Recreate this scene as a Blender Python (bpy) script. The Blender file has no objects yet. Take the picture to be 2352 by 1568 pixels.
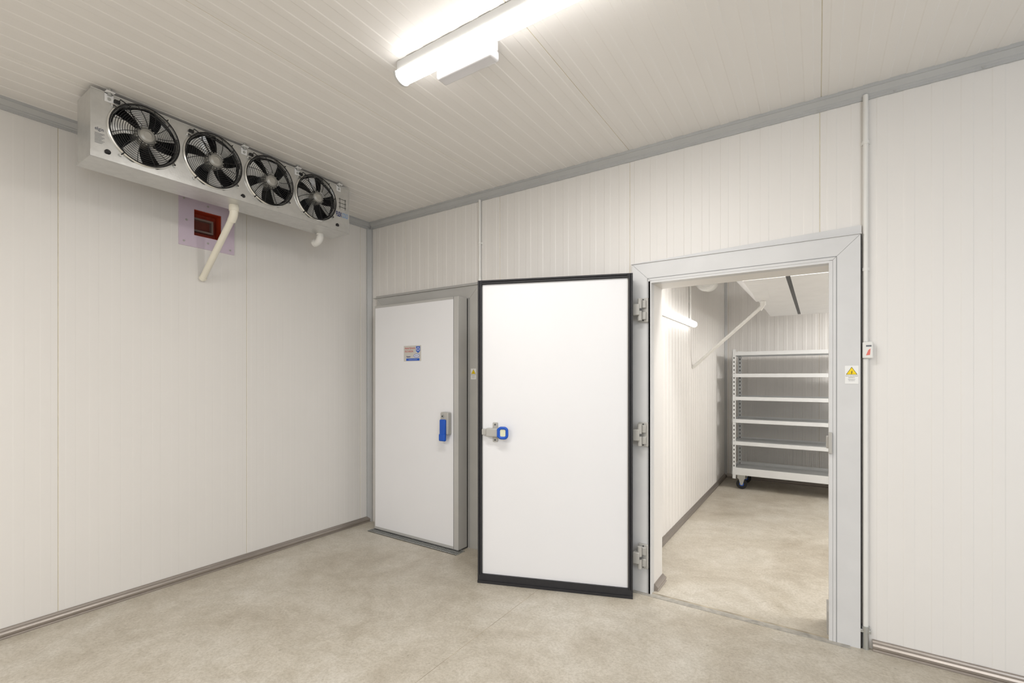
import bpy, bmesh, math, random
from mathutils import Vector, Matrix
random.seed(4)
scene = bpy.context.scene
COL = scene.collection

# ------------------------------------------------------------------ materials
def lin(c):
    c = c/255.0
    return c/12.92 if c <= 0.04045 else ((c+0.055)/1.055)**2.4
def rgb(r, g, b): return (lin(r), lin(g), lin(b), 1.0)

def mat(name, col, rough=0.5, metal=0.0, var=0.03, scale=6.0, bump=0.0, bscale=200.0, stretch=None, emis=None, es=0.0, coat=0.0, trans=0.0):
    m = bpy.data.materials.new(name); m.use_nodes = True
    nt = m.node_tree; N = nt.nodes; L = nt.links
    p = N['Principled BSDF']
    tc = N.new('ShaderNodeTexCoord'); mp = N.new('ShaderNodeMapping')
    if stretch: mp.inputs['Scale'].default_value = stretch
    L.new(tc.outputs['Object'], mp.inputs['Vector'])
    nz = N.new('ShaderNodeTexNoise'); nz.inputs['Scale'].default_value = scale; nz.inputs['Detail'].default_value = 4
    L.new(mp.outputs['Vector'], nz.inputs['Vector'])
    rp = N.new('ShaderNodeValToRGB')
    rp.color_ramp.elements[0].position = 0.3; rp.color_ramp.elements[1].position = 0.7
    a = [max(0, c*(1-var)) for c in col[:3]]+[1]; b = [min(1, c*(1+var)) for c in col[:3]]+[1]
    rp.color_ramp.elements[0].color = a; rp.color_ramp.elements[1].color = b
    L.new(nz.outputs['Fac'], rp.inputs['Fac']); L.new(rp.outputs['Color'], p.inputs['Base Color'])
    p.inputs['Roughness'].default_value = rough; p.inputs['Metallic'].default_value = metal
    if coat: p.inputs['Coat Weight'].default_value = coat
    if trans: p.inputs['Transmission Weight'].default_value = trans
    if bump:
        n2 = N.new('ShaderNodeTexNoise'); n2.inputs['Scale'].default_value = bscale; n2.inputs['Detail'].default_value = 3
        L.new(mp.outputs['Vector'], n2.inputs['Vector'])
        bp = N.new('ShaderNodeBump'); bp.inputs['Strength'].default_value = bump; bp.inputs['Distance'].default_value = 0.002
        L.new(n2.outputs['Fac'], bp.inputs['Height']); L.new(bp.outputs['Normal'], p.inputs['Normal'])
    if emis:
        p.inputs['Emission Color'].default_value = emis; p.inputs['Emission Strength'].default_value = es
    return m

def concrete():
    m = bpy.data.materials.new('polished_concrete'); m.use_nodes = True
    nt = m.node_tree; N = nt.nodes; L = nt.links; p = N['Principled BSDF']
    tc = N.new('ShaderNodeTexCoord')
    def noise(sc, det, ro, dist=0):
        n = N.new('ShaderNodeTexNoise'); n.inputs['Scale'].default_value = sc; n.inputs['Detail'].default_value = det
        n.inputs['Roughness'].default_value = ro; n.inputs['Distortion'].default_value = dist
        L.new(tc.outputs['Object'], n.inputs['Vector']); return n
    n1 = noise(1.3, 12, .7, .8); n2 = noise(9, 12, .8, .4); n3 = noise(70, 8, .75); n4 = noise(2.6, 14, .8, 1.0); n5 = noise(28, 4, .6)
    r1 = N.new('ShaderNodeValToRGB'); e = r1.color_ramp.elements
    e[0].position = 0.32; e[0].color = rgb(184, 175, 160); e[1].position = 0.68; e[1].color = rgb(213, 208, 198)
    k = e.new(0.5); k.color = rgb(202, 195, 182)
    L.new(n1.outputs['Fac'], r1.inputs['Fac'])
    def mul(prev, n, lo, hi, c0, fac):
        r2 = N.new('ShaderNodeValToRGB'); e = r2.color_ramp.elements
        e[0].position = lo; e[0].color = c0; e[1].position = hi; e[1].color = (1, 1, 1, 1)
        L.new(n.outputs['Fac'], r2.inputs['Fac'])
        mx = N.new('ShaderNodeMixRGB'); mx.blend_type = 'MULTIPLY'; mx.inputs['Fac'].default_value = fac
        L.new(prev.outputs['Color'], mx.inputs['Color1']); L.new(r2.outputs['Color'], mx.inputs['Color2']); return mx
    a = mul(r1, n2, .40, .58, (.72, .70, .65, 1), .5)
    a = mul(a, n4, .36, .54, (.78, .75, .69, 1), .45)
    a = mul(a, n3, .38, .56, (.76, .74, .70, 1), .8)
    a = mul(a, n5, .27, .33, (.5, .47, .42, 1), .6)
    L.new(a.outputs['Color'], p.inputs['Base Color'])
    rr = N.new('ShaderNodeMapRange'); rr.inputs['To Min'].default_value = 0.22; rr.inputs['To Max'].default_value = 0.5
    L.new(n2.outputs['Fac'], rr.inputs['Value']); L.new(rr.outputs['Result'], p.inputs['Roughness'])
    bp = N.new('ShaderNodeBump'); bp.inputs['Strength'].default_value = 0.12; bp.inputs['Distance'].default_value = 0.003
    L.new(n2.outputs['Fac'], bp.inputs['Height']); L.new(bp.outputs['Normal'], p.inputs['Normal'])
    return m

M = {}
M['panel'] = mat('white_panel', rgb(230, 227, 223), 0.42, var=0.012, scale=1.5)
M['ceil'] = mat('ceiling_panel', rgb(235, 232, 228), 0.4, var=0.012, scale=1.5)
M['seam'] = mat('sealant_seam', rgb(210, 202, 180), 0.6, var=0.08, scale=30)
M['floor'] = concrete()
M['cut'] = mat('saw_cut_filler', rgb(168, 158, 140), 0.8, var=0.4, scale=8)
M['trim'] = mat('grey_trim', rgb(184, 185, 185), 0.45, 0.1)
M['thresh'] = mat('worn_threshold', rgb(176, 172, 164), 0.5, 0.3, var=.25, scale=25)
M['joint'] = mat('trim_joint', rgb(140, 142, 143), 0.6)
M['base'] = mat('anodised_baseboard', rgb(165, 157, 150), 0.35, 0.7, scale=20)
M['door'] = mat('door_skin', rgb(236, 236, 238), 0.33, var=0.008, scale=2)
M['dgrey'] = mat('door_edge_grey', rgb(192, 191, 188), 0.4, 0.2)
M['casing'] = mat('casing_grey', rgb(213, 213, 213), 0.4, 0.03)
M['gasket'] = mat('black_gasket', rgb(38, 38, 42), 0.5, var=0.1, scale=40)
M['black'] = mat('black_plastic', rgb(22, 22, 24), 0.45)
M['hard'] = mat('hardware_grey', rgb(180, 178, 173), 0.42, 0.1)
M['dark'] = mat('dark_grey', rgb(80, 80, 80), 0.5)
M['blue'] = mat('blue_plastic', rgb(12, 84, 190), 0.35)
M['glow'] = mat('pale_yellow', rgb(226, 226, 190), 0.4)
M['alu'] = mat('aluminium', rgb(208, 208, 206), 0.33, 0.78, var=0.05, scale=25, bump=0.15, bscale=120)
M['blade'] = mat('blade_metal', rgb(236, 235, 232), 0.3, 0.3)
M['chrome'] = mat('ring_metal', rgb(225, 225, 222), 0.22, 0.85)
M['motor'] = mat('motor_grey', rgb(176, 174, 168), 0.4, 0.5)
M['steel'] = mat('zinc_steel', rgb(190, 192, 190), 0.35, 0.8)
M['pipe'] = mat('pvc_cream', rgb(236, 231, 216), 0.35)
M['pvcw'] = mat('pvc_white', rgb(230, 229, 225), 0.35)
M['purple'] = mat('lilac_plate', rgb(212, 196, 212), 0.4)
M['red'] = mat('dark_red', rgb(165, 56, 30), 0.5, var=0.2, scale=14)
M['reddark'] = mat('deep_brown', rgb(150, 52, 28), 0.6, var=.35, scale=20)
M['brown'] = mat('recess_brown', rgb(110, 50, 36), 0.6, var=.2)  # mottled brown of the panel inside the recess frame
M['gframe'] = mat('inner_frame_grey', rgb(132, 116, 108), 0.5)
M['white'] = mat('white_paint', rgb(240, 240, 240), 0.35)
M['rack'] = mat('rack_paint', rgb(230, 232, 233), 0.4)
M['yellow'] = mat('sign_yellow', rgb(246, 214, 20), 0.45)
M['signw'] = mat('sign_white', rgb(238, 238, 236), 0.5)
M['ink'] = mat('black_ink', rgb(25, 25, 25), 0.6)
M['inkg'] = mat('grey_ink', rgb(110, 112, 118), 0.6)
M['navy'] = mat('navy_ink', rgb(20, 40, 110), 0.5)
M['slate'] = mat('slate_ink', rgb(60, 66, 90), 0.5)
M['sky'] = mat('light_blue_ink', rgb(130, 170, 215), 0.5)
M['redink'] = mat('red_ink', rgb(196, 44, 44), 0.5)
M['mark'] = mat('faded_red', rgb(226, 120, 108), 0.5)
M['foil'] = mat('silver_foil', rgb(206, 203, 196), 0.4, 0.2)
M['emit'] = mat('lit_diffuser', rgb(255, 255, 255), 0.4, emis=(1, 0.98, 0.955, 1), es=12)
M['emit2'] = mat('lit_tube', rgb(255, 255, 255), 0.4, emis=(1, 0.98, 0.955, 1), es=3.2)
M['clear'] = mat('frosted_cover', rgb(240, 239, 241), 0.25, trans=0.2)
M['cabinet'] = mat('fixture_body', rgb(205, 205, 203), 0.4)

# ------------------------------------------------------------------ mesh builder
class MB:
    def __init__(s): s.v = []; s.f = []; s.m = []; s.s = []
    def add(s, verts, faces, mi=0, smooth=False):
        o = len(s.v); s.v += [Vector(v) for v in verts]
        for f in faces:
            s.f.append([o+i for i in f]); s.m.append(mi); s.s.append(smooth)
        return s
    def box(s, x0, x1, y0, y1, z0, z1, mi=0):
        v = [(x, y, z) for z in (z0, z1) for y in (y0, y1) for x in (x0, x1)]
        return s.add(v, [(0, 2, 3, 1), (4, 5, 7, 6), (0, 1, 5, 4), (2, 6, 7, 3), (0, 4, 6, 2), (1, 3, 7, 5)], mi)
    def bbox(s, x0, x1, y0, y1, z0, z1, b, mi=0):
        bm = bmesh.new(); bmesh.ops.create_cube(bm, size=1)
        for v in bm.verts:
            v.co = Vector((x0+(v.co.x+.5)*(x1-x0), y0+(v.co.y+.5)*(y1-y0), z0+(v.co.z+.5)*(z1-z0)))
        bmesh.ops.bevel(bm, geom=bm.edges[:], offset=b, segments=3, profile=0.5, affect='EDGES')
        bm.verts.index_update(); bm.normal_update()
        o = len(s.v); s.v += [v.co.copy() for v in bm.verts]
        for f in bm.faces:
            s.f.append([o+v.index for v in f.verts]); s.m.append(mi)
            s.s.append(max(abs(f.normal.x), abs(f.normal.y), abs(f.normal.z)) < .999)
        bm.free(); return s
    def prism(s, poly, axis, a, b, mi=0, smooth=False):
        n = len(poly)
        def P(p, t):
            return {'x': (t, p[0], p[1]), 'y': (p[0], t, p[1]), 'z': (p[0], p[1], t)}[axis]
        v = [P(p, a) for p in poly]+[P(p, b) for p in poly]
        s.add(v, [(i, (i+1) % n, n+(i+1) % n, n+i) for i in range(n)], mi, smooth)
        s.add([P(p, a) for p in poly], [list(range(n))], mi); s.add([P(p, b) for p in poly], [list(range(n))], mi)
        return s
    def tube(s, pts, r, n=16, mi=0, closed=False, caps=True):
        pts = [Vector(p) for p in pts]; k = len(pts); rings = []
        rr = r if isinstance(r, (list, tuple)) else [r]*k
        up = None
        for i, p in enumerate(pts):
            if closed: t = (pts[(i+1) % k]-pts[i-1]).normalized()
            else: t = (pts[min(i+1, k-1)]-pts[max(i-1, 0)]).normalized()
            if up is None:
                up = Vector((0, 0, 1)) if abs(t.z) < .9 else Vector((1, 0, 0))
            a = (up-t*up.dot(t)).normalized(); up = a; b = t.cross(a)
            rings.append([p+(a*math.cos(2*math.pi*j/n)+b*math.sin(2*math.pi*j/n))*rr[i] for j in range(n)])
        v = [q for ring in rings for q in ring]; f = []
        for i in range(k if closed else k-1):
            i2 = (i+1) % k
            for j in range(n):
                j2 = (j+1) % n; f.append((i*n+j, i*n+j2, i2*n+j2, i2*n+j))
        s.add(v, f, mi, True)
        if caps and not closed:
            s.add(rings[0], [list(range(n))], mi); s.add(rings[-1], [list(range(n))], mi)
        return s
    def cyl(s, p0, p1, r, n=24, mi=0): return s.tube([p0, p1], r, n, mi)
    def ring(s, c, ax, R, r, n=48, k=8, mi=0):
        c = Vector(c); ax = Vector(ax).normalized()
        a = ax.orthogonal().normalized(); b = ax.cross(a)
        return s.tube([c+(a*math.cos(2*math.pi*i/n)+b*math.sin(2*math.pi*i/n))*R for i in range(n)], r, k, mi, closed=True)
    def text(s, body, size, origin, X, Y, mi=0, align='CENTER', bold=0.0, sx=1.0):
        cu = bpy.data.curves.new('tmp', 'FONT'); cu.body = body; cu.size = size; cu.align_x = align; cu.align_y = 'CENTER'; cu.offset = bold
        ob = bpy.data.objects.new('tmp', cu); COL.objects.link(ob)
        bpy.context.view_layer.update()
        me = bpy.data.meshes.new_from_object(ob.evaluated_get(bpy.context.evaluated_depsgraph_get()))
        X = Vector(X); Y = Vector(Y); o = Vector(origin)
        s.add([o+X*(v.co.x*sx)+Y*v.co.y for v in me.vertices], [list(p.vertices) for p in me.polygons], mi)
        bpy.data.objects.remove(ob); bpy.data.curves.remove(cu); bpy.data.meshes.remove(me)
        return s

WO = {}
def put(ob, origin, parent, rotz, label, cat, kind, group):
    base = WO[parent.name] if parent else Vector((0, 0, 0))
    ob.location = Vector(origin)-base
    if rotz is not None: ob.rotation_euler = (0, 0, rotz)
    COL.objects.link(ob)
    if parent: ob.parent = parent
    WO[ob.name] = Vector((0, 0, 0)) if rotz is not None else Vector(origin)
    if label: ob['label'] = label
    if cat: ob['category'] = cat
    if kind: ob['kind'] = kind
    if group: ob['group'] = group
    return ob
def obj(name, mb, mats, origin=(0, 0, 0), parent=None, rotz=None, label=None, cat=None, kind=None, group=None, recalc=True):
    me = bpy.data.meshes.new(name)
    off = Vector(origin) if rotz is None else Vector((0, 0, 0))
    me.from_pydata([v-off for v in mb.v], [], mb.f)
    for i, p in enumerate(me.polygons):
        p.material_index = mb.m[i]; p.use_smooth = mb.s[i]
    for m in mats: me.materials.append(M[m])
    if recalc:
        bm = bmesh.new(); bm.from_mesh(me); bmesh.ops.recalc_face_normals(bm, faces=bm.faces[:]); bm.to_mesh(me); bm.free()
    return put(bpy.data.objects.new(name, me), origin, parent, rotz, label, cat, kind, group)
def empty(name, origin, parent=None, **k):
    e = bpy.data.objects.new(name, None); e.empty_display_size = 0.1
    return put(e, origin, parent, None, k.get('label'), k.get('cat'), k.get('kind'), k.get('group'))

# ------------------------------------------------------------------ room dimensions
XA = -3.657; YB = 3.021; H = 2.9; XR = 3.2; YR = -2.3
OX0, OX1, OZ = -0.911, 0.058, 2.016
TB = 0.22
IX0, IX1, IY1 = -1.10, 1.7, 7.1

PW = 1.058
def profile(s0, s1, seam, depth):
    pts = []
    k0 = int(math.floor((s0-seam)/PW))-1; k1 = int(math.ceil((s1-seam)/PW))+1
    for k in range(k0, k1+1):
        b = seam+k*PW
        pts += [(b-.0035, 0.0, 0), (b-.0016, -.002, 1), (b+.0016, -.002, 0), (b+.0035, 0.0, 0)]
        q = PW/10
        for j in range(10):
            c = b+j*q+q*0.5
            pts += [(c-.024, 0, 0), (c-.019, depth, 0), (c+.019, depth, 0), (c+.024, 0, 0)]
    pts.sort()
    def val(x):
        for a, b2 in zip(pts, pts[1:]):
            if a[0] <= x <= b2[0]:
                t = (x-a[0])/max(1e-9, b2[0]-a[0]); return a[1]+(b2[1]-a[1])*t
        return 0
    return [(s0, val(s0), 0)]+[p for p in pts if s0 < p[0] < s1]+[(s1, val(s1), 0)]
def ribbed(mb, s0, s1, l0, l1, seam, T, mp, depth=0.0017):
    pr = profile(s0, s1, seam, depth)
    for (a, da, fl), (b, db, _) in zip(pr, pr[1:]):
        mi = 1 if fl else 0
        mb.add([mp(a, da, l0), mp(b, db, l0), mp(b, db, l1), mp(a, da, l1)], [(0, 1, 2, 3)], mi)
        for l in (l0, l1):
            mb.add([mp(a, da, l), mp(b, db, l), mp(b, -T, l), mp(a, -T, l)], [(0, 1, 2, 3)], 0)
    for x, d in ((s0, pr[0][1]), (s1, pr[-1][1])):
        mb.add([mp(x, d, l0), mp(x, -T, l0), mp(x, -T, l1), mp(x, d, l1)], [(0, 1, 2, 3)], 0)
    mb.add([mp(s0, -T, l0), mp(s1, -T, l0), mp(s1, -T, l1), mp(s0, -T, l1)], [(0, 1, 2, 3)], 0)

S = dict(kind='structure')
mb = MB().box(XA-.12, XR+.12, YR-.12, IY1+.12, -0.12, 0)
obj('floor', mb, ['floor'], label='polished grey-beige mottled concrete floor', cat='floor', **S)
mb = MB()
ribbed(mb, XA-.1, XR+.1, YR-.1, IY1+.1, 0.012, 0.1, lambda s, d, l: (s, l, H-d), 0.0019)
obj('ceiling', mb, ['ceil', 'seam'], label='white ribbed sandwich panel ceiling', cat='ceiling', recalc=False, **S)
PY0, PY1, PZ0, PZ1 = 1.486, 1.665, 2.396, 2.579
mb = MB(); f = lambda s, d, l: (XA+d, s, l)
DA = .0004
ribbed(mb, YR, PY0, 0, H, 0.791, .1, f, DA); ribbed(mb, PY1, YB, 0, H, 0.791, .1, f, DA)
ribbed(mb, PY0, PY1, 0, PZ0, 0.791, .1, f, DA); ribbed(mb, PY0, PY1, PZ1, H, 0.791, .1, f, DA)
obj('wall_left', mb, ['panel', 'seam'], label='white ribbed insulated panel wall with sealed joints', cat='wall', recalc=False, **S)
mb = MB(); f = lambda s, d, l: (s, YB-d, l)
ribbed(mb, XA-.1, OX0, 0, H, 0.006, TB, f); ribbed(mb, OX1, XR, 0, H, 0.006, TB, f); ribbed(mb, OX0, OX1, OZ, H, 0.006, TB, f)
obj('wall_front', mb, ['panel', 'seam'], label='white ribbed insulated panel wall with two cold room doors', cat='wall', recalc=False, **S)
mb = MB(); ribbed(mb, YR, YB, 0, H, 0.5, .1, lambda s, d, l: (XR-d, s, l))
obj('wall_right', mb, ['panel', 'seam'], label='white ribbed insulated panel wall', cat='wall', recalc=False, **S)
mb = MB(); ribbed(mb, XA, XR, 0, H, 0.006, .1, lambda s, d, l: (s, YR+d, l))
obj('wall_rear', mb, ['panel', 'seam'], label='white ribbed insulated panel wall', cat='wall', recalc=False, **S)
mb = MB(); ribbed(mb, YB+TB, IY1, 0, H, 0.5, .1, lambda s, d, l: (IX0+d, s, l), .0024)
obj('wall_inner_left', mb, ['panel', 'seam'], label='white ribbed side wall of the inner cold room', cat='wall', recalc=False, **S)
mb = MB(); ribbed(mb, YB+TB, IY1, 0, H, 0.5, .1, lambda s, d, l: (IX1-d, s, l))
obj('wall_inner_right', mb, ['panel', 'seam'], label='white ribbed side wall of the inner cold room', cat='wall', recalc=False, **S)
mb = MB(); ribbed(mb, IX0-.1, IX1+.1, 0, H, 0.006, .1, lambda s, d, l: (s, IY1-d, l))
obj('wall_inner_back', mb, ['panel', 'seam'], label='white ribbed end wall of the inner cold room', cat='wall', recalc=False, **S)

cor = [(0, H-.066), (.009, H-.066), (.009, H-.05), (.013, H-.046), (.013, H-.04), (.032, H-.018), (.036, H-.018), (.036, H), (0, H)]
mb = MB().prism([(YB-a, z) for a, z in cor], 'x', XA+.03, XR)
for i in range(20):
    p = Vector((-3.2+.32*i, YB-.009, H-.058)); mb.cyl(p, p+Vector((0, -.003, 0)), .0045, 10, 1)
obj('trim_1', mb, ['trim', 'steel'], label='grey metal cornice trim along the ceiling', cat='trim', **S)
mb = MB().prism([(XA+a, z) for a, z in cor], 'y', YR, YB)
obj('trim_2', mb, ['trim'], label='grey metal cornice trim along the ceiling', cat='trim', **S)
mb = MB().prism([(XA+.001, YB-.045), (XA+.008, YB-.045), (XA+.008, YB-.04), (XA+.035, YB-.009), (XA+.04, YB-.009), (XA+.04, YB-.001), (XA+.001, YB-.001)], 'z', 0, H-.066)
obj('trim_3', mb, ['trim'], label='grey metal corner trim strip', cat='trim', **S)
mb = MB().prism([(IX0, IY1-.03), (IX0+.006, IY1-.03), (IX0+.03, IY1-.006), (IX0+.03, IY1), (IX0, IY1)], 'z', 0, H)
obj('trim_4', mb, ['trim'], label='light grey corner trim in inner room', cat='trim', **S)
bpf = [(0, 0), (.026, 0), (.026, .005), (.021, .010), (.025, .018), (.025, .027), (.020, .036), (.012, .042), (.009, .049), (.004, .052), (0, .052)]
mb = MB().prism([(XA+.002+a, z) for a, z in bpf], 'y', YR, YB-.01)
obj('baseboard_left', mb, ['base'], label='rounded dark anodised metal baseboard', cat='baseboard', **S)
mb = MB().prism([(YB-.002-a, z) for a, z in bpf], 'x', .232, XR)
obj('baseboard_front', mb, ['base'], label='rounded dark anodised metal baseboard', cat='baseboard', **S)
mb = MB().prism([(IX0+.002+a, z) for a, z in bpf], 'y', YB+TB, IY1)
obj('baseboard_inner_left', mb, ['base'], label='dark metal baseboard in the inner room', cat='baseboard', **S)
mb = MB().prism([(IY1-.002-a, z) for a, z in bpf], 'x', IX0+.03, IX1)
obj('baseboard_inner_back', mb, ['base'], label='dark metal baseboard in the inner room', cat='baseboard', **S)
mb = MB().prism([(OX0+.010+a*1.1, z*.85) for a, z in bpf], 'y', YB+.032, YB+TB+.01)
obj('baseboard_jamb', mb, ['base'], label='low dark metal coving at the foot of the door jamb', cat='baseboard', **S)
mb = MB().box(OX1-.020, OX1-.010, YB+.034, YB+.20, .0, .125)
obj('baseboard_jamb.001', mb, ['dgrey'], label='light metal kick plate at the foot of the door jamb', cat='baseboard', **S)

mb = MB().box(OX0-.1, OX1+.08, YB-.065, YB-.02, 0, .003).box(OX0-.02, OX1+.02, YB-.02, YB+.0, 0, .0015, 1)
obj('trim_5', mb, ['thresh', 'cut'], label='worn grey metal threshold strip in the doorway floor', cat='threshold', **S)
mb = MB().box(-1.543, -1.5405, YR, 2.75, 0, .0006)
mb.box(XA+.03, XR, -.452, -.4495, 0, .0006)
obj('trim_6', mb, ['cut'], label='fine saw cut joint line in the concrete', cat='floor joint', **S)

# ------------------------------------------------------------------ door frames
def casing(mb, x0, x1, z1, w, y0, y1):
    g = .0008
    mb.prism([(x0, 0), (x0+w, 0), (x0+w, z1-w-g), (x0, z1-g)], 'y', y0, y1)
    mb.prism([(x1-w, 0), (x1, 0), (x1, z1-g), (x1-w, z1-w-g)], 'y', y0, y1)
    mb.prism([(x0+g, z1), (x0+w+g, z1-w), (x1-w-g, z1-w), (x1-g, z1)], 'y', y0, y1)
    d = .0015; i = .018
    mb.box(x0+w-i, x0+w-i+.003, y0-d, y0, 0, z1-w+i-.003, 1); mb.box(x1-w+i-.003, x1-w+i, y0-d, y0, 0, z1-w+i-.003, 1)
    mb.box(x0+w-i, x1-w+i, y0-d, y0, z1-w+i-.003, z1-w+i, 1)

CY = YB-.033
d2 = empty('door_2', (-0.42, YB, 0), label='white insulated cold room door standing open, black gasket round its inner face', cat='door', **S)
mb = MB(); casing(mb, -1.024, .181, 2.139, .118, CY, YB-.001)
mb.box(OX0-.006, OX0+.012, CY, YB+.03, 0, OZ+.003); mb.box(OX1-.012, OX1+.006, CY, YB+.03, 0, OZ+.003)
mb.box(OX0+.012, OX1-.012, CY, YB+.03, OZ-.009, OZ+.004)
mb.box(OX0+.001, OX0+.010, YB+.03, YB+TB+.004, 0, OZ-.002, 2); mb.box(OX1-.010, OX1-.001, YB+.03, YB+TB+.004, 0, OZ-.002, 2)
mb.box(OX0+.001, OX1-.001, YB+.03, YB+TB+.004, OZ-.008, OZ-.001, 2)
obj('door_frame', mb, ['casing', 'joint', 'panel'], (-.42, YB, 0), d2)
mb = MB().prism([(-1.03, 2.142), (.186, 2.142), (.186, 2.188), (.18, 2.19), (-1.03, 2.15)], 'y', YB-.012, YB-.001)
mb.box(-1.03, .186, YB-.04, YB-.001, 2.1395, 2.1425)
obj('flashing', mb, ['casing'], (-.42, YB, 2.14), d2, label='thin grey flashing above the frame')
mb = MB().box(.1815, .186, CY+.008, YB-.001, 0, 2.139)
obj('dark_edge_strip', mb, ['gasket'], (.185, YB, 0), d2)  # narrow dark strip down the right edge of the casing

ANG = math.radians(200.1)
HX, HY = -.987, 2.878; LW, LH = 1.017, 2.055
mb = MB().bbox(0, LW, -.085, -.001, .014, LH, .003, 0)
mb.box(.03, LW-.03, -.001, .001, .06, LH-.025, 1)
leaf = obj('leaf', mb, ['dgrey', 'door'], (HX, HY, 0), d2, rotz=ANG)
mb = MB()
def gas(mb, x0, x1, z0, z1):
    mb.box(x0, x1, -.001, .012, z0, z1)
    if x1-x0 < z1-z0:
        for k in (.25, .75): mb.cyl((x0+(x1-x0)*k, .012, z0+.004), (x0+(x1-x0)*k, .012, z1-.004), .0065, 10)
    else:
        for k in (.25, .75): mb.cyl((x0+.004, .012, z0+(z1-z0)*k), (x1-.004, .012, z0+(z1-z0)*k), .0065, 10)
gas(mb, -.004, .024, .05, LH+.004); gas(mb, LW-.024, LW+.004, .05, LH+.004); gas(mb, .024, LW-.024, LH-.024, LH+.004)
mb.box(-.004, LW+.004, -.02, .014, .004, .062); mb.box(-.004, LW+.004, -.06, .02, .001, .018)
obj('gasket', mb, ['gasket'], (0, 0, 0), leaf, label='black rubber seal around the leaf')
hz = 1.028
mb = MB()
mb.bbox(.880, .915, .001, .012, hz-.066, hz+.066, .005, 0)
mb.cyl((.8975, .001, hz+.05), (.8975, .014, hz+.05), .016, 20, 0); mb.cyl((.8975, .001, hz-.05), (.8975, .014, hz-.05), .016, 20, 0)
mb.cyl((.8975, .012, hz+.052), (.8975, .017, hz+.052), .006, 12, 1); mb.cyl((.8975, .012, hz-.052), (.8975, .017, hz-.052), .006, 12, 1)
mb.bbox(.862, .955, .008, .045, hz-.028, hz+.028, .006, 0)
mb.bbox(.950, .988, .001, .030, hz-.018, hz+.022, .004, 0)
rel = obj('handle', mb, ['hard', 'dark'], (.9, 0, hz), leaf, label='grey inside release handle with blue push loop')
mb = MB()
def rr(cx, cz, w, h, r, n=6):
    o = []
    for (sx, sz), a0 in (((1, 1), 0), ((-1, 1), 90), ((-1, -1), 180), ((1, -1), 270)):
        for i in range(n+1):
            a = math.radians(a0+90*i/n); o.append((cx+sx*(w/2-r)+r*math.cos(a), cz+sz*(h/2-r)+r*math.sin(a)))
    return o
mb.tube([(x, .048, z) for x, z in rr(.835, hz, .056, .066, .018)], .010, 12, 0, closed=True)
mb.bbox(.855, .875, .030, .056, hz-.03, hz+.03, .005, 0)
mb.prism(rr(.835, hz, .050, .058, .016), 'y', .042, .050, 1)
obj('push_loop', mb, ['blue', 'glow'], (.835, .045, hz), rel)

for i, z in enumerate((1.833, 1.03, .243)):
    mb = MB()
    mb.bbox(-.975, -.915, CY-.018, CY+.002, z-.078, z+.078, .004, 0)
    mb.bbox(-.965, -.925, CY-.034, CY-.014, z-.062, z-.012, .004, 0); mb.bbox(-.965, -.925, CY-.034, CY-.014, z+.012, z+.062, .004, 0)
    mb.cyl((-.958, CY-.05, z-.07), (-.958, CY-.05, z+.07), .013, 16, 0)
    mb.bbox(-.995, -.955, CY-.075, CY-.04, z-.036, z+.036, .004, 0)
    mb.cyl((-.958, CY-.05, z-.008), (-.958, CY-.05, z+.008), .0145, 16, 1)
    for dz in (-.07, .07): mb.cyl((-.945, CY-.018, z+dz*.95), (-.945, CY-.021, z+dz*.95), .005, 10, 1)
    obj('hinge' if i == 0 else 'hinge.%03d' % i, mb, ['hard', 'dark'], (-.95, CY, z), d2, label='grey lift hinge')
zz = 1.4-(1018-866)*2.45/1066
mb = MB()
mb.bbox(OX1-.024, OX1-.008, CY+.002, CY+.045, zz-.03, zz+.035, .004, 0)
mb.bbox(OX1-.014, OX1+.003, CY-.018, CY+.003, zz-.055, zz+.057, .004, 0)
obj('latch_keeper', mb, ['hard'], (OX1, CY, zz), d2, label='grey latch keeper')

d1 = empty('door_1', (-2.9, YB, 0), label='white insulated cold room door, closed, with grey edges and blue lever', cat='door', **S)
mb = MB(); casing(mb, -3.52, -2.29, 2.15, .118, CY, YB-.001)
obj('door_frame', mb, ['dgrey', 'joint'], (-2.9, YB, 0), d1)
mb = MB().box(-3.56, -2.285, YB-.045, YB-.001, 2.151, 2.158).box(-3.56, -2.285, YB-.008, YB-.001, 2.158, 2.178)
obj('flashing', mb, ['dgrey'], (-2.9, YB, 2.15), d1)
X0, X1, Y0, Y1 = -3.407, -2.406, 2.864, CY-.002
mb = MB().bbox(X0, X1, Y0, Y1-.012, .012, 2.05, .002, 0)
mb.box(X0+.014, X1-.052, Y0-.0012, Y0+.001, .035, 2.030, 1)
mb.box(X1-.0515, X1-.049, Y0-.0004, Y0, .012, 2.05, 2)
mb.box(X0, X1, Y0+.002, Y1-.012, .004, .012, 2)
lf1 = obj('leaf', mb, ['dgrey', 'door', 'dark'], (-2.9, Y0, 0), d1)
mb = MB().box(X0+.004, X1-.002, Y1-.012, Y1, .006, 2.046)
obj('gasket', mb, ['gasket'], (-2.9, Y1, 0), lf1)
mb = MB(); hx = -2.535; z = 1.0
mb.bbox(-2.560, -2.474, Y0-.048, Y0-.001, .935, 1.118, .012, 0)
mb.cyl((-2.530, Y0-.052, 1.085), (-2.530, Y0-.044, 1.085), .014, 20, 1); mb.cyl((-2.530, Y0-.054, 1.085), (-2.530, Y0-.049, 1.085), .007, 16, 2)
h1 = obj('handle', mb, ['hard', 'steel', 'dark'], (hx, Y0, z), lf1, label='grey moulded latch housing with lock')
mb = MB()
mb.bbox(-2.552, -2.492, Y0-.066, Y0-.043, .93, 1.06, .009, 0)
mb.bbox(-2.556, -2.488, Y0-.072, Y0-.046, .885, .945, .011, 0)
obj('lever', mb, ['blue'], (hx, Y0-.06, .95), h1, label='blue plastic lever')
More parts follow.
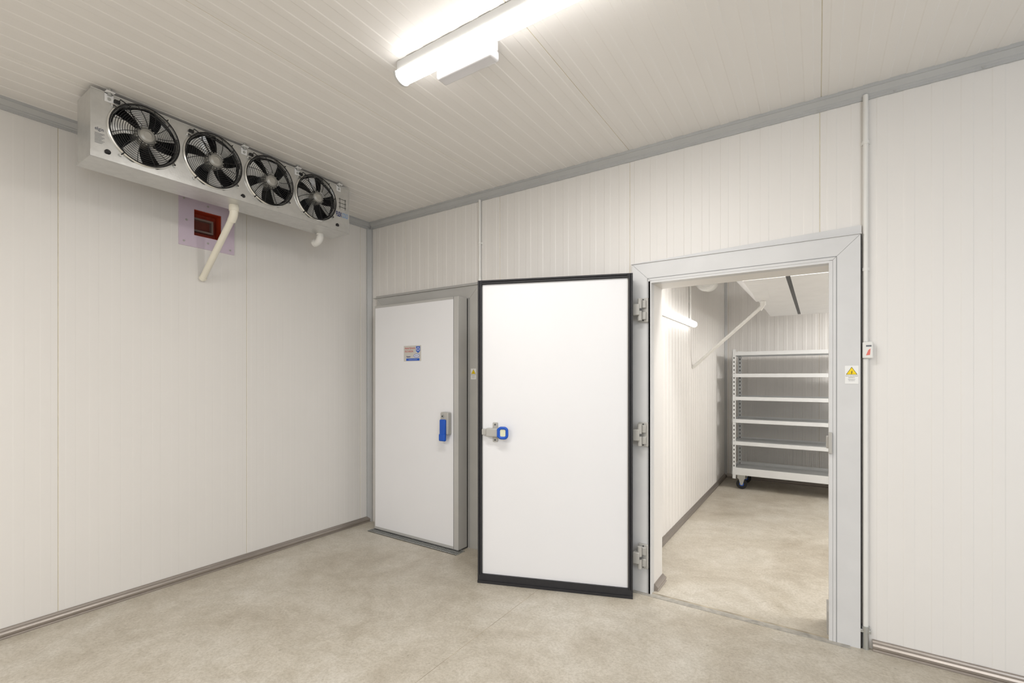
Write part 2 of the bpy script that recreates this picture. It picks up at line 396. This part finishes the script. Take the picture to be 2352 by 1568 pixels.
mb = MB(); yy = Y0-.0016
sx0, sx1, sz0, sz1 = -3.022, -2.815, 1.538, 1.672
mb.box(sx0, sx1, yy-.0005, yy, sz0, sz1, 0)
y2 = yy-.0012; ex, ez = (1, 0, 0), (0, 0, 1)
mb.text('MANTENHA', .023, (sx0+.012, y2, sz1-.024), ex, ez, 3, 'LEFT', .0)
mb.text('FECHADA', .023, (sx0+.012, y2, sz1-.050), ex, ez, 3, 'LEFT', .0)
mb.prism([(sx1-.058, sz1-.008), (sx1-.012, sz1-.008), (sx1-.012, sz1-.048), (sx1-.035, sz1-.066), (sx1-.058, sz1-.048)], 'y', y2, y2+.0004, 1)
mb.ring((sx1-.035, y2, sz1-.032), (0, 1, 0), .016, .0014, 24, 6, 2); mb.ring((sx1-.035, y2, sz1-.032), (0, 1, 0), .009, .001, 24, 6, 2)
mb.text('frigopac', .020, (sx0+.032, y2, sz0+.040), ex, ez, 4, 'LEFT', .0002, .8)
ov = [(sx1-.052+.036*math.cos(a*math.pi/16), sz0+.046+.016*math.sin(a*math.pi/16)) for a in range(32)]
mb.prism(ov, 'y', y2, y2+.0004, 1)
ov = [(sx1-.052+.032*math.cos(a*math.pi/16), sz0+.046+.0125*math.sin(a*math.pi/16)) for a in range(32)]
mb.prism(ov, 'y', y2-.0004, y2, 2)
mb.text('DÂNICA', .014, (sx1-.052, y2-.0010, sz0+.045), ex, ez, 1, 'CENTER', .0003, .95)
mb.box(sx0+.03, sx1-.018, y2, y2+.0004, sz0+.004, sz0+.024, 1)
mb.text('www.danicacorporation.com', .0088, ((sx0+sx1)/2+.006, y2-.0006, sz0+.014), ex, ez, 2, 'CENTER')
obj('sticker', mb, ['foil', 'blue', 'signw', 'redink', 'navy'], (-2.92, Y0, 1.6), lf1, label='silver sticker with red and blue print', recalc=False)

mb = MB().box(-3.42, -2.375, 2.80, 2.90, 0, .002, 1)
mb.box(-3.42, -2.375, 2.80, 2.806, 0, .007, 0); mb.box(-3.42, -2.375, 2.894, 2.90, 0, .007, 0)
for i in range(62):
    x = -3.42+i*1.045/61; mb.box(x-.004, x+.004, 2.80, 2.90, .001, .006, 0)
mb.box(-3.42, -2.375, 2.846, 2.852, .001, .0055, 0)
obj('drain_grate', mb, ['steel', 'black'], (-2.9, 2.85, 0), label='steel slotted floor drain grate under the closed door', cat='drain')

def sign(name, x0, x1, z0, z1, y, label):
    mb = MB(); w = x1-x0; cx = (x0+x1)/2
    mb.box(x0, x1, y-.001, y, z0, z1, 0)
    t = w*.42; ct = z1-.006
    y2 = y-.0014
    tri = [(cx-t, ct-1.66*t), (cx+t, ct-1.66*t), (cx, ct)]
    mb.prism(tri, 'y', y2, y2+.0004, 2)
    k = .88; cz = ct-1.1*t
    mb.prism([(cx+(a-cx)*k, cz+(b-cz)*k) for a, b in tri], 'y', y2-.0004, y2, 1)
    bolt = [(.1, .5), (-.28, -.05), (-.02, -.02), (-.12, -.5), (-.2, -.42), (-.08, -.72), (.12, -.46), (.02, -.5), (.22, .1), (-.02, .08), (.26, .5)]
    mb.prism([(cx+a*t*.6, cz-.04*t+b*t*.6) for a, b in bolt], 'y', y2-.0008, y2-.0004, 2)
    zt = ct-1.66*t-.007
    for i, s in enumerate(('RISCO DE CHOQUE', 'ELÉTRICO')):
        mb.text(s, .0062, (cx, y2, zt-i*.008), (1, 0, 0), (0, 0, 1), 2, 'CENTER', 0, .95)
    zt -= .018
    for i, s in enumerate(('RESISTÊNCIA', 'NA PORTA')):
        mb.text(s, .0055, (cx, y2, zt-i*.007), (1, 0, 0), (0, 0, 1), 3, 'CENTER', 0, .95)
    obj(name, mb, ['signw', 'yellow', 'ink', 'inkg'], (cx, y, z0), label=label, cat='sign', recalc=False)
sign('warning_sign', .115, .173, 1.366, 1.460, CY-.0005, 'white warning sticker with yellow electric shock triangle on grey frame')
sign('warning_sign.001', -2.376, -2.322, 1.383, 1.470, CY-.0005, 'white warning sticker with yellow triangle, partly behind the open door')

# ------------------------------------------------------------------ conduits
def clip(mb, x, z, r=.0145, mi=0):
    mb.cyl((x, YB-.014, z-.008), (x, YB-.014, z+.008), r, 16, mi); mb.box(x-.02, x+.02, YB-.006, YB-.0005, z-.008, z+.008, mi)
mb = MB(); mb.cyl((-2.30, YB-.014, 2.18), (-2.30, YB-.014, H-.06), .011, 16)
clip(mb, -2.30, 2.49); mb.cyl((-2.30, YB-.014, 2.179), (-2.30, YB-.014, 2.21), .0135, 16)
obj('conduit', mb, ['pvcw'], (-2.3, YB, 2.18), label='thin white electrical conduit running up above the door', cat='conduit')
cx = .203
e = empty('conduit.001', (cx, YB, 0), label='white electrical conduit beside the door frame with metal foot', cat='conduit')
mb = MB(); mb.cyl((cx, YB-.016, 1.583), (cx, YB-.016, H-.045), .0115, 16); mb.cyl((cx, YB-.016, .11), (cx, YB-.016, 1.495), .0125, 16)
for z in (2.61, 1.956): clip(mb, cx, z, .015)
obj('pipe', mb, ['pvcw'], (cx, YB, 0), e)
mb = MB(); mb.cyl((cx, YB-.018, .0), (cx, YB-.018, .1), .0145, 16); mb.cyl((cx, YB-.018, .095), (cx, YB-.018, .118), .018, 16)
mb.bbox(cx-.024, cx+.022, YB-.03, YB-.002, .085, .102, .003)
obj('metal_foot', mb, ['steel'], (cx, YB, 0), e, label='galvanised metal end fitting')
sb = empty('switch_box', (cx+.008, YB, 1.496), label='small white electrical switch box with red marking on the conduit', cat='switch')
mb = MB().bbox(cx-.014, cx+.030, YB-.042, YB-.002, 1.496, 1.582, .007)
obj('box_body', mb, ['pvcw'], (cx+.008, YB, 1.496), sb)
mb = MB().prism([(cx+.000, 1.512), (cx+.016, 1.514), (cx+.018, 1.546), (cx+.010, 1.54)], 'y', YB-.0432, YB-.042, 0)
mb.box(cx-.0, cx+.022, YB-.0432, YB-.042, 1.556, 1.564, 1)
obj('box_marking', mb, ['mark', 'inkg'], (cx+.008, YB-.042, 1.53), sb, label='faded red safety mark')

# ------------------------------------------------------------------ evaporator (fan coil)
EX0, EX1, EY0, EY1, EZ0, EZ1 = -3.30, -3.085, .789, 2.338, 2.54, 2.875
ev = empty('evaporator', (-3.19, 1.56, EZ0), label='long aluminium ceiling evaporator unit with four black-guarded fans', cat='cooling unit')
FY = [1.015+.346*i for i in range(4)]; FZ = 2.716; FR = .150
mb = MB(); n = 48
cells = [(y-.173, y+.173) for y in FY]
def sq(cy, cz, y0, y1, z0, z1, a):
    c, s = math.cos(a), math.sin(a); k = 1e9
    if c > 1e-6: k = min(k, (y1-cy)/c)
    if c < -1e-6: k = min(k, (y0-cy)/c)
    if s > 1e-6: k = min(k, (z1-cz)/s)
    if s < -1e-6: k = min(k, (z0-cz)/s)
    return cy+c*k, cz+s*k
for (y0, y1), cy in zip(cells, FY):
    angs = sorted([2*math.pi*i/n for i in range(n)]+[math.atan2(zc-FZ, yc-cy) % (2*math.pi) for yc in (y0, y1) for zc in (EZ0, EZ1)])
    k = len(angs)
    inner = [(EX1, cy+FR*math.cos(a), FZ+FR*math.sin(a)) for a in angs]
    outer = []
    for a in angs:
        p = sq(cy, FZ, y0, y1, EZ0, EZ1, a); outer.append((EX1, p[0], p[1]))
    mb.add(inner+outer, [(i, (i+1) % k, k+(i+1) % k, k+i) for i in range(k)], 0)
    back = [(EX1-.10, p[1], p[2]) for p in inner]
    mb.add(inner+back, [(i, (i+1) % k, k+(i+1) % k, k+i) for i in range(k)], 1, True)
    mb.add([(EX1-.10, p[1], p[2]) for p in inner], [list(range(k))], 1)
mb.add([(EX1, EY0, EZ0), (EX1, cells[0][0], EZ0), (EX1, cells[0][0], EZ1), (EX1, EY0, EZ1)], [(0, 1, 2, 3)])
mb.add([(EX1, cells[3][1], EZ0), (EX1, EY1, EZ0), (EX1, EY1, EZ1), (EX1, cells[3][1], EZ1)], [(0, 1, 2, 3)])
mb.add([(EX0, EY0, EZ0), (EX1, EY0, EZ0), (EX1, EY0, EZ1), (EX0, EY0, EZ1)], [(0, 1, 2, 3)])
mb.add([(EX0, EY1, EZ0), (EX1, EY1, EZ0), (EX1, EY1, EZ1), (EX0, EY1, EZ1)], [(0, 1, 2, 3)])
mb.add([(EX0, EY0, EZ1), (EX1, EY0, EZ1), (EX1, EY1, EZ1), (EX0, EY1, EZ1)], [(0, 1, 2, 3)])
mb.add([(EX0, EY0, EZ0), (EX0, EY1, EZ0), (EX0, EY1, EZ1), (EX0, EY0, EZ1)], [(0, 1, 2, 3)], 1)
mb.box(EX1-.001, EX1+.004, EY0-.003, EY1+.003, EZ1-.004, EZ1+.003, 0)
mb.box(EX1-.002, EX1+.003, EY0-.003, EY0+.0, EZ0, EZ1, 0); mb.box(EX1-.002, EX1+.003, EY1, EY1+.003, EZ0, EZ1, 0)
obj('unit_casing', mb, ['alu', 'black'], (-3.19, 1.56, EZ0), ev, recalc=False)
mb = MB().box(EX0, EX1+.006, EY0-.005, EY1+.005, EZ0-.014, EZ0-.001)
mb.box(EX1+.004, EX1+.007, EY0-.005, EY1+.005, EZ0-.014, EZ0+.016)
obj('drip_tray', mb, ['alu'], (-3.19, 1.56, EZ0), ev)
fx = EX1
def fpt(x, r, a, cy=FY[0]): return (x, cy+r*math.cos(a), FZ+r*math.sin(a))
mb = MB()
prof = [(0, .168), (.012, .165), (.018, .158), (.012, .151), (-.03, .149)]
for (xa, ra), (xb, rb) in zip(prof, prof[1:]):
    n = 64
    mb.add([fpt(fx+xa, ra, 2*math.pi*i/n) for i in range(n)]+[fpt(fx+xb, rb, 2*math.pi*i/n) for i in range(n)],
           [(i, (i+1) % n, n+(i+1) % n, n+i) for i in range(n)], 0, True)
for a in (45, 135, 225, 315):
    a = math.radians(a+8); mb.cyl(fpt(fx+.002, .176, a), fpt(fx+.012, .176, a), .008, 12, 0)
fan = obj('fan', mb, ['chrome'], (fx, FY[0], FZ), ev, label='axial fan with shiny ring')
mb = MB()
R = .158
def dome(r): return fx+.020+.022*(1-(r/R)**2)
for i in range(12):
    r = .048+(R-.048)*i/11
    mb.ring((dome(r), FY[0], FZ), (1, 0, 0), r, .0015 if i < 11 else .0036, 48, 6)
for i in range(12):
    pts = []
    for j in range(7):
        r = .046+(R-.046)*j/6; a = 2*math.pi*i/12+.28*(j/6); pts.append(fpt(dome(r), r, a))
    mb.tube(pts, .0018, 6)
for i in range(4):
    a = math.radians(45+90*i+8); mb.tube([fpt(fx+.02, R, a), fpt(fx+.018, .172, a), fpt(fx+.006, .178, a)], .003, 6)
obj('fan_guard', mb, ['black'], (fx, FY[0], FZ), fan, label='black wire guard')
mb = MB()
for b in range(5):
    nr, na = 6, 8; vs = []
    for i in range(nr):
        r = .04+(.142-.04)*i/(nr-1)
        for j in range(na):
            w = (.26+.12*i/(nr-1)); tt = j/(na-1)-.5
            a = 2*math.pi*b/5+.3+tt*2*w+.25*(i/(nr-1))
            x = fx-.008-tt*.026-.008*math.cos(tt*3)
            vs.append(fpt(x, r, a))
    mb.add(vs, [(i*na+j, i*na+j+1, (i+1)*na+j+1, (i+1)*na+j) for i in range(nr-1) for j in range(na-1)], 0, True)
obj('fan_blades', mb, ['blade'], (fx, FY[0], FZ), fan, label='five pale metal blades', recalc=False)
mb = MB()
mb.tube([(fx-.07, FY[0], FZ), (fx+.018, FY[0], FZ), (fx+.030, FY[0], FZ), (fx+.036, FY[0], FZ)], [.046, .046, .040, .020], 32)
for i in range(16):
    a = 2*math.pi*i/16; mb.tube([fpt(fx-.01, .046, a), fpt(fx+.024, .046, a)], .004, 8)
mb.ring((fx+.035, FY[0], FZ), (1, 0, 0), .018, .002, 24, 6, 0); mb.ring((fx+.032, FY[0], FZ), (1, 0, 0), .032, .0018, 24, 6, 0)
obj('fan_motor', mb, ['motor'], (fx, FY[0], FZ), fan, label='grey ribbed motor hub')
parts = [c for c in COL.objects if c.parent == fan]
for i in range(1, 4):
    c = fan.copy(); c.name = 'fan.%03d' % i; c.location = fan.location+Vector((0, .346*i, 0)); COL.objects.link(c); c.parent = ev
    for p in parts:
        q = p.copy(); q.name = p.name+'.%03d' % i; COL.objects.link(q); q.parent = c
        if 'blades' in p.name: q.rotation_euler = (.5*i, 0, 0)
for i, y in enumerate((.86, 1.54, 1.905, 2.245)):
    mb = MB().box(EX1+.001, EX1+.004, y-.018, y+.018, EZ1-.045, EZ1+.0, 0).box(EX1-.05, EX1+.03, y-.018, y+.018, EZ1+.0, EZ1+.004, 0)
    mb.cyl((EX1+.004, y, EZ1-.03), (EX1+.010, y, EZ1-.03), .008, 6, 1); mb.cyl((EX1+.012, y, EZ1+.0), (EX1+.012, y, H-.002), .006, 10, 1)
    mb.cyl((EX1+.012, y, EZ1-.014), (EX1+.012, y, EZ1+.014), .010, 6, 1)
    obj('bracket' if i == 0 else 'bracket.%03d' % i, mb, ['white', 'steel'], (EX1, y, EZ1), ev, label='white hanging bracket with bolt')
for i, (y, z) in enumerate(((.855, EZ0+.03), (1.535, EZ0+.022), (2.235, EZ0+.028))):
    mb = MB(); mb.tube([(EX1, y, z), (EX1+.006, y, z), (EX1+.012, y, z)], [.013, .013, .006], 16)
    obj('grommet' if i == 0 else 'grommet.%03d' % i, mb, ['black'], (EX1, y, z), ev)
for i, y in enumerate(FY):
    mb = MB(); a = y-.10
    mb.tube([(EX1+.002, a-.015, EZ1-.03), (EX1+.012, a-.01, EZ1-.012), (EX1+.018, a+.03, EZ1-.03), (EX1+.02, a+.03, EZ1-.06), (EX1+.03, a+.055, FZ+.05), (EX1+.034, y-.03, FZ+.02)], .0032, 8)
    mb.bbox(EX1, EX1+.014, a-.035, a-.01, EZ1-.035, EZ1-.02, .003)
    obj('fan_cable' if i == 0 else 'fan_cable.%03d' % i, mb, ['black'], (EX1, a, EZ1), ev)
ex, ez = (0, 1, 0), (0, 0, 1); xx = EX1+.0012
mb = MB(); mb.text('elgin', .025, (xx, .822, 2.675), ex, ez, 0, 'CENTER', .0, .8)
obj('maker_lettering', mb, ['slate'], (EX1, .822, 2.675), ev, recalc=False)
mb = MB()
for i in range(9):
    mb.box(xx-.0003, xx, .803, .843-(i % 3)*.006, 2.652-i*.0062, 2.6538-i*.0062, 0)
obj('data_label', mb, ['inkg'], (EX1, .822, 2.63), ev, recalc=False)
mb = MB(); mb.text('FLEX', .050, (xx, 2.224, 2.655), ex, ez, 0, 'LEFT', .0012, .46); mb.text('COLD', .050, (xx, 2.279, 2.655), ex, ez, 1, 'LEFT', .0008, .38)
obj('logo_lettering', mb, ['navy', 'sky'], (EX1, 2.28, 2.655), ev, recalc=False)
mb = MB()
mb.box(xx-.0003, xx, 2.256, 2.259, 2.70, 2.785); mb.box(xx-.0003, xx, 2.304, 2.307, 2.70, 2.785)
for z in (2.775, 2.745, 2.715): mb.box(xx-.0003, xx, 2.248, 2.314, z, z+.003)
obj('circuit_diagram', mb, ['ink'], (EX1, 2.29, 2.74), ev, recalc=False)
mb = MB(); pts = [(-3.27, 2.215, EZ0-.0135), (-3.27, 2.215, EZ0-.03)]
for i in range(7):
    a = math.pi/2*i/6; pts.append((-3.27-.045+.045*math.cos(a), 2.215, EZ0-.028-.045*math.sin(a)))
pts += [(-3.335, 2.215, EZ0-.073)]
mb.tube(pts, .026, 18); mb.cyl((-3.322, 2.215, EZ0-.073), (-3.345, 2.215, EZ0-.073), .030, 18)
obj('drain_elbow', mb, ['pvcw'], (-3.3, 2.215, EZ0-.015), ev, label='short white plastic pipe elbow')
mb = MB()
mb.cyl((-3.20, 1.535, EZ0-.0135), (-3.20, 1.535, EZ0-.05), .029, 20)
mb.tube([(-3.20, 1.535, EZ0-.02), (-3.20, 1.535, 2.475), (-3.204, 1.535, 2.462), (-3.215, 1.535, 2.447), (-3.23, 1.535, 2.431)], .025, 20)
mb.tube([(-3.21, 1.535, 2.455), (-3.645, 1.535, 2.094)], .0205, 20)
mb.cyl((-3.630, 1.535, 2.107), (-3.640, 1.535, 2.098), .024, 20)
obj('drain_pipe', mb, ['pipe'], (-3.3, 1.535, 2.3), ev, label='cream plastic drain pipe sloping back to the wall')

pl = empty('access_plate', (XA, 1.574, 2.31), label='lilac square wall plate with a cut-out showing red interior', cat='wall plate')
ax, bx = XA+.0008, XA+.007
a0, a1, c0, c1 = 1.393, 1.754, 2.312, 2.665
mb = MB().box(ax, bx, a0, PY0, c0, c1).box(ax, bx, PY1, a1, c0, c1).box(ax, bx, PY0, PY1, c0, PZ0).box(ax, bx, PY0, PY1, PZ1, c1)
for y, z in ((a0+.03, c0+.03), (a1-.03, c0+.03), (a0+.03, c1-.03), (a1-.03, c1-.03), (1.574, c0+.045), (a0+.045, 2.49), (a1-.05, 2.49), (1.574, c1-.045)):
    mb.cyl((bx, y, z), (bx+.003, y, z), .007, 12, 1)
obj('plate', mb, ['purple', 'hard'], (XA, 1.574, 2.31), pl)
mb = MB(); T = .085
mb.box(XA-T-.01, XA-T, PY0+.0005, PY1-.0005, PZ0+.0005, PZ1-.0005, 1)
mb.box(XA-T, XA-.001, PY0+.0005, PY0+.004, PZ0+.0005, PZ1-.0005, 0); mb.box(XA-T, XA-.001, PY1-.004, PY1-.0005, PZ0+.0005, PZ1-.0005, 0)
mb.box(XA-T, XA-.001, PY0+.004, PY1-.004, PZ0+.0005, PZ0+.004, 0); mb.box(XA-T, XA-.001, PY0+.004, PY1-.004, PZ1-.004, PZ1-.0005, 0)
fy0, fy1, fz0, fz1, fw = PY0+.006, PY1-.03, PZ0+.045, PZ1-.04, .013
for q in ((fy0, fy1, fz1-fw, fz1), (fy0, fy1, fz0, fz0+fw), (fy1-fw, fy1, fz0+fw, fz1-fw)):
    mb.box(XA-T, XA-.05, q[0], q[1], q[2], q[3], 2)
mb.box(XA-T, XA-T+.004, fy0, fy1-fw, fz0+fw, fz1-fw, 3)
obj('recess', mb, ['red', 'reddark', 'gframe', 'brown'], (XA, 1.574, 2.49), pl, label='dark red recess with grey frame')

# ------------------------------------------------------------------ ceiling light
LX0, LX1, LYc = -1.68, -.42, 1.57
cl = empty('ceiling_light', ((LX0+LX1)/2, LYc, H), label='long lit tubular ceiling light fixture', cat='light')
mb = MB().bbox(LX0+.01, LX1-.01, LYc-.036, LYc+.036, H-.052, H-.001, .006)
obj('fixture_base', mb, ['cabinet'], ((LX0+LX1)/2, LYc, H), cl)
pr = [(LYc+.042*math.cos(a), H-.060-.032*math.sin(a)) for a in [math.pi*i/14 for i in range(15)]]
pr = [(LYc+.042, H-.052)]+pr+[(LYc-.042, H-.052)]
mb = MB().prism(pr, 'x', LX0+.012, LX1-.012, 0, True)
obj('lamp_diffuser', mb, ['emit'], ((LX0+LX1)/2, LYc, H-.08), cl)
for i, (a, b) in enumerate(((LX0, LX0+.013), (LX1-.013, LX1))):
    pp = [(LYc+(y-LYc)*1.09, H-.05+(z-H+.05)*1.08) for y, z in pr]
    mb = MB().prism(pp, 'x', a, b, 0, True)
    obj('end_cap' if i == 0 else 'end_cap.001', mb, ['cabinet'], (a, LYc, H-.07), cl)

em = empty('emergency_light', (-1.35, 1.66, H), label='small translucent white emergency light unit beside the lit fixture', cat='light')
mb = MB().bbox(-1.50, -1.19, 1.632, 1.692, H-.05, H-.001, .005)
obj('unit_base', mb, ['white'], (-1.35, 1.66, H), em)
mb = MB().bbox(-1.505, -1.185, 1.628, 1.696, H-.098, H-.0505, .012)
obj('lamp_cover', mb, ['clear'], (-1.35, 1.66, H-.07), em, label='translucent plastic cover')

# ------------------------------------------------------------------ inner room
wl = empty('tube_light', (IX0, 4.36, 1.93), label='lit tube light mounted on the ribbed side wall', cat='light')
mb = MB().bbox(IX0+.0005, IX0+.02, 3.76, 4.95, 1.915, 1.955, .004); obj('fixture_base', mb, ['cabinet'], (IX0, 4.36, 1.93), wl)
mb = MB(); mb.cyl((IX0+.050, 3.775, 1.935), (IX0+.050, 4.94, 1.935), .030, 20); obj('lamp_tube', mb, ['emit2'], (IX0+.05, 4.36, 1.935), wl)
mb = MB(); mb.cyl((IX0+.014, 4.93, 1.956), (IX0+.014, 4.93, H-.003), .010, 12)
obj('conduit.002', mb, ['pvcw'], (IX0, 4.93, 1.96), label='thin white conduit rising from the tube light', cat='conduit')
mb = MB(); mb.tube([(-.93, 4.9, 2.36), (-.93, 4.92, 2.36), (-.93, 4.93, 2.36)], [.09, .105, .105], 32); mb.cyl((-.93, 4.93, 2.36), (-.93, 5.05, 2.36), .09, 32)
mb.cyl((-.93, 5.0, 2.43), (-.93, 5.0, H-.003), .02, 16)
mb.ring((-.93, 4.899, 2.36), (0, 1, 0), .07, .003, 32, 6)
obj('round_vent', mb, ['pvcw'], (-.93, 5, 2.36), label='white round capped vent hanging from the ceiling', cat='vent')

iv = empty('evaporator.001', (.1, 5.0, 2.13), label='white underside of a ceiling evaporator with sloped drip tray', cat='cooling unit')
mb = MB().box(-.48, .75, 3.9, 6.35, 2.14, 2.62, 0)
mb.box(-.48, -.20, 3.9, 6.35, 2.128, 2.14, 0); mb.box(-.17, .75, 3.9, 6.35, 2.128, 2.14, 0); mb.box(-.205, -.165, 3.9, 6.35, 2.135, 2.141, 1)
obj('unit_casing', mb, ['white', 'dark'], (.1, 5, 2.13), iv)
mb = MB().add([(-.74, 3.95, 2.42), (-.74, 5.12, 2.42), (-.30, 5.12, 2.42), (-.30, 3.95, 2.42), (-.50, 5.02, 2.125), (-.38, 5.02, 2.125), (-.34, 4.1, 2.127), (-.46, 4.1, 2.127)],
              [(0, 1, 2, 3), (0, 1, 4, 7), (1, 2, 5, 4), (2, 3, 6, 5), (3, 0, 7, 6), (4, 5, 6, 7)])
obj('drip_tray', mb, ['white'], (-.5, 4.6, 2.3), iv)
for i, (x, y) in enumerate(((-.4, 4.0), (-.4, 6.2), (.65, 6.2))):
    mb = MB(); mb.cyl((x, y, 2.62), (x, y, H-.003), .008, 10); obj('hanger_rod' if i == 0 else 'hanger_rod.%03d' % i, mb, ['steel'], (x, y, 2.62), iv)
mb = MB(); mb.cyl((-.44, 5.0, 2.123), (-.44, 5.0, 2.08), .025, 16)
mb.tube([(-.44, 5.0, 2.10), (-.442, 5.0, 2.085), (-.455, 5.01, 2.065), (-.47, 5.01, 2.045)], .019, 16); mb.tube([(-.455, 5.01, 2.07), (IX0+.006, 5.08, 1.50)], .016, 16)
obj('drain_pipe.001', mb, ['pvcw'], (-.7, 5, 1.8), label='white plastic drain pipe sloping across the inner room', cat='pipe')

RX0, RX1, RY0, RY1 = -.905, .52, 6.40, 6.93
rk = empty('shelf_rack', (-.2, 6.66, 0), label='white metal six-tier shelving rack on casters', cat='shelving rack')
k = 0
for px in (RX0, RX1-.04):
    for py, s in ((RY0, 1), (RY1-.04, -1)):
        mb = MB()
        yo = py if s == 1 else py+.037
        mb.box(px, px+.04, yo, yo+.003, .13, 1.75, 0)
        xo = px if px == RX0 else px+.037
        mb.box(xo, xo+.003, py, py+.04, .13, 1.75, 0)
        z = .18
        while z < 1.72:
            mb.box(px+.014, px+.026, yo-.0006, yo+.0036, z, z+.022, 1)
            mb.box(xo-.0006, xo+.0036, py+.014, py+.026, z, z+.022, 1); z += .05
        obj('post' if k == 0 else 'post.%03d' % k, mb, ['rack', 'dark'], (px, py, .13), rk, label='perforated white upright'); k += 1
for i, z in enumerate((1.695, 1.422, 1.135, .853, .575, .225)):
    t = .022 if i < 5 else .045
    mb = MB().box(RX0+.004, RX1-.004, RY0-.004, RY0-.001, z-t, z+t).box(RX0+.004, RX1-.004, RY1+.001, RY1+.004, z-t, z+t)
    mb.box(RX0-.004, RX0-.001, RY0, RY1, z-t, z+t).box(RX1+.001, RX1+.004, RY0, RY1, z-t, z+t)
    mb.box(RX0+.004, RX1-.004, RY0, RY1, z+.004, z+.007)
    for j in range(5):
        y = RY0+.08+j*.09; mb.box(RX0+.006, RX1-.006, y, y+.012, z-.012, z+.004)
    obj('shelf' if i == 0 else 'shelf.%03d' % i, mb, ['rack'], (-.2, RY0, z), rk)
mb = MB()
for j in range(70):
    x = RX0+.02+j*(RX1-RX0-.04)/69; mb.box(x-.0014, x+.0014, RY1-.003, RY1-.001, .12, 1.12, 0)
for j in range(50):
    z = .12+j*.02; mb.box(RX0+.01, RX1-.01, RY1-.005, RY1-.003, z-.0012, z+.0012, 0)
obj('mesh_panel', mb, ['rack'], (-.2, RY1, .2), rk, label='fine wire mesh back panel')
k = 0
for px in (RX0+.10, RX1-.10):
    for py in (RY0+.06, RY1-.06):
        mb = MB(); mb.cyl((px, py-.018, .062), (px, py+.018, .062), .062, 32, 2); mb.cyl((px, py-.020, .062), (px, py+.020, .062), .026, 24, 0)
        mb.cyl((px, py-.028, .062), (px, py+.028, .062), .010, 12, 1)
        mb.prism([(px-.012, .05), (px+.012, .05), (px+.035, .135), (px-.035, .135)], 'y', py-.026, py-.021, 1); mb.prism([(px-.012, .05), (px+.012, .05), (px+.035, .135), (px-.035, .135)], 'y', py+.021, py+.026, 1)
        mb.box(px-.045, px+.045, py-.045, py+.045, .134, .178, 1)
        obj('caster' if k == 0 else 'caster.%03d' % k, mb, ['blue', 'steel', 'black'], (px, py, 0), rk, label='swivel caster with black tyre and blue hub'); k += 1

# ------------------------------------------------------------------ lights
def area(name, loc, target, sx, sy, power, color):
    l = bpy.data.lights.new(name, 'AREA'); l.shape = 'RECTANGLE'; l.size = sx; l.size_y = sy; l.energy = power; l.color = color
    o = bpy.data.objects.new(name, l); o.location = loc
    o.rotation_euler = (Vector(target)-Vector(loc)).to_track_quat('-Z', 'Y').to_euler(); COL.objects.link(o); return o
WC = (1, .98, .955)
area('lamp_under_fixture', (-1.05, LYc, H-.10), (-1.05, LYc, 0), 1.1, .06, 18, WC)
area('room_fill', (1.4, -.8, H-.1), (1.4, -.8, 0), 1.2, .3, 44, WC)  # unseen fill light added behind the camera
area('room_fill_wall', (-1.6, -1.2, H-.1), (-1.6, -1.2, 0), 1.2, .3, 54, WC)  # second added fill behind the camera, on the left wall's side
area('cool_side_fill', (2.6, -.9, 1.4), (1.6, 3, 1.3), 1.0, 2.0, 32, (.70, .83, 1))  # added cool fill for the front wall's right end; no doorway stands here
area('inner_fill', (.6, 3.55, H-.12), (.4, 4.4, 0), 1.2, .2, 34, WC)  # added fill near the ceiling to brighten the inner room
area('inner_fill_far', (1.5, 5.6, 2.2), (-.6, 6.2, .6), 1.0, .3, 36, WC)  # added fill aimed at the far end of the inner room

w = bpy.data.worlds.new('world'); scene.world = w; w.use_nodes = True
w.node_tree.nodes['Background'].inputs['Color'].default_value = (.8, .85, .9, 1); w.node_tree.nodes['Background'].inputs['Strength'].default_value = .3

cam = bpy.data.cameras.new('camera'); co = bpy.data.objects.new('camera', cam); COL.objects.link(co)
cam.sensor_width = 36; cam.sensor_fit = 'HORIZONTAL'; cam.lens = 36*1066/2352; cam.shift_y = 82/2352; cam.clip_start = .05
co.location = (0, 0, 1.4); co.rotation_euler = (math.radians(90), 0, math.radians(33.44))
scene.camera = co
scene.view_settings.view_transform = 'Standard'
scene.view_settings.look = 'None'
scene.view_settings.exposure = 0.08
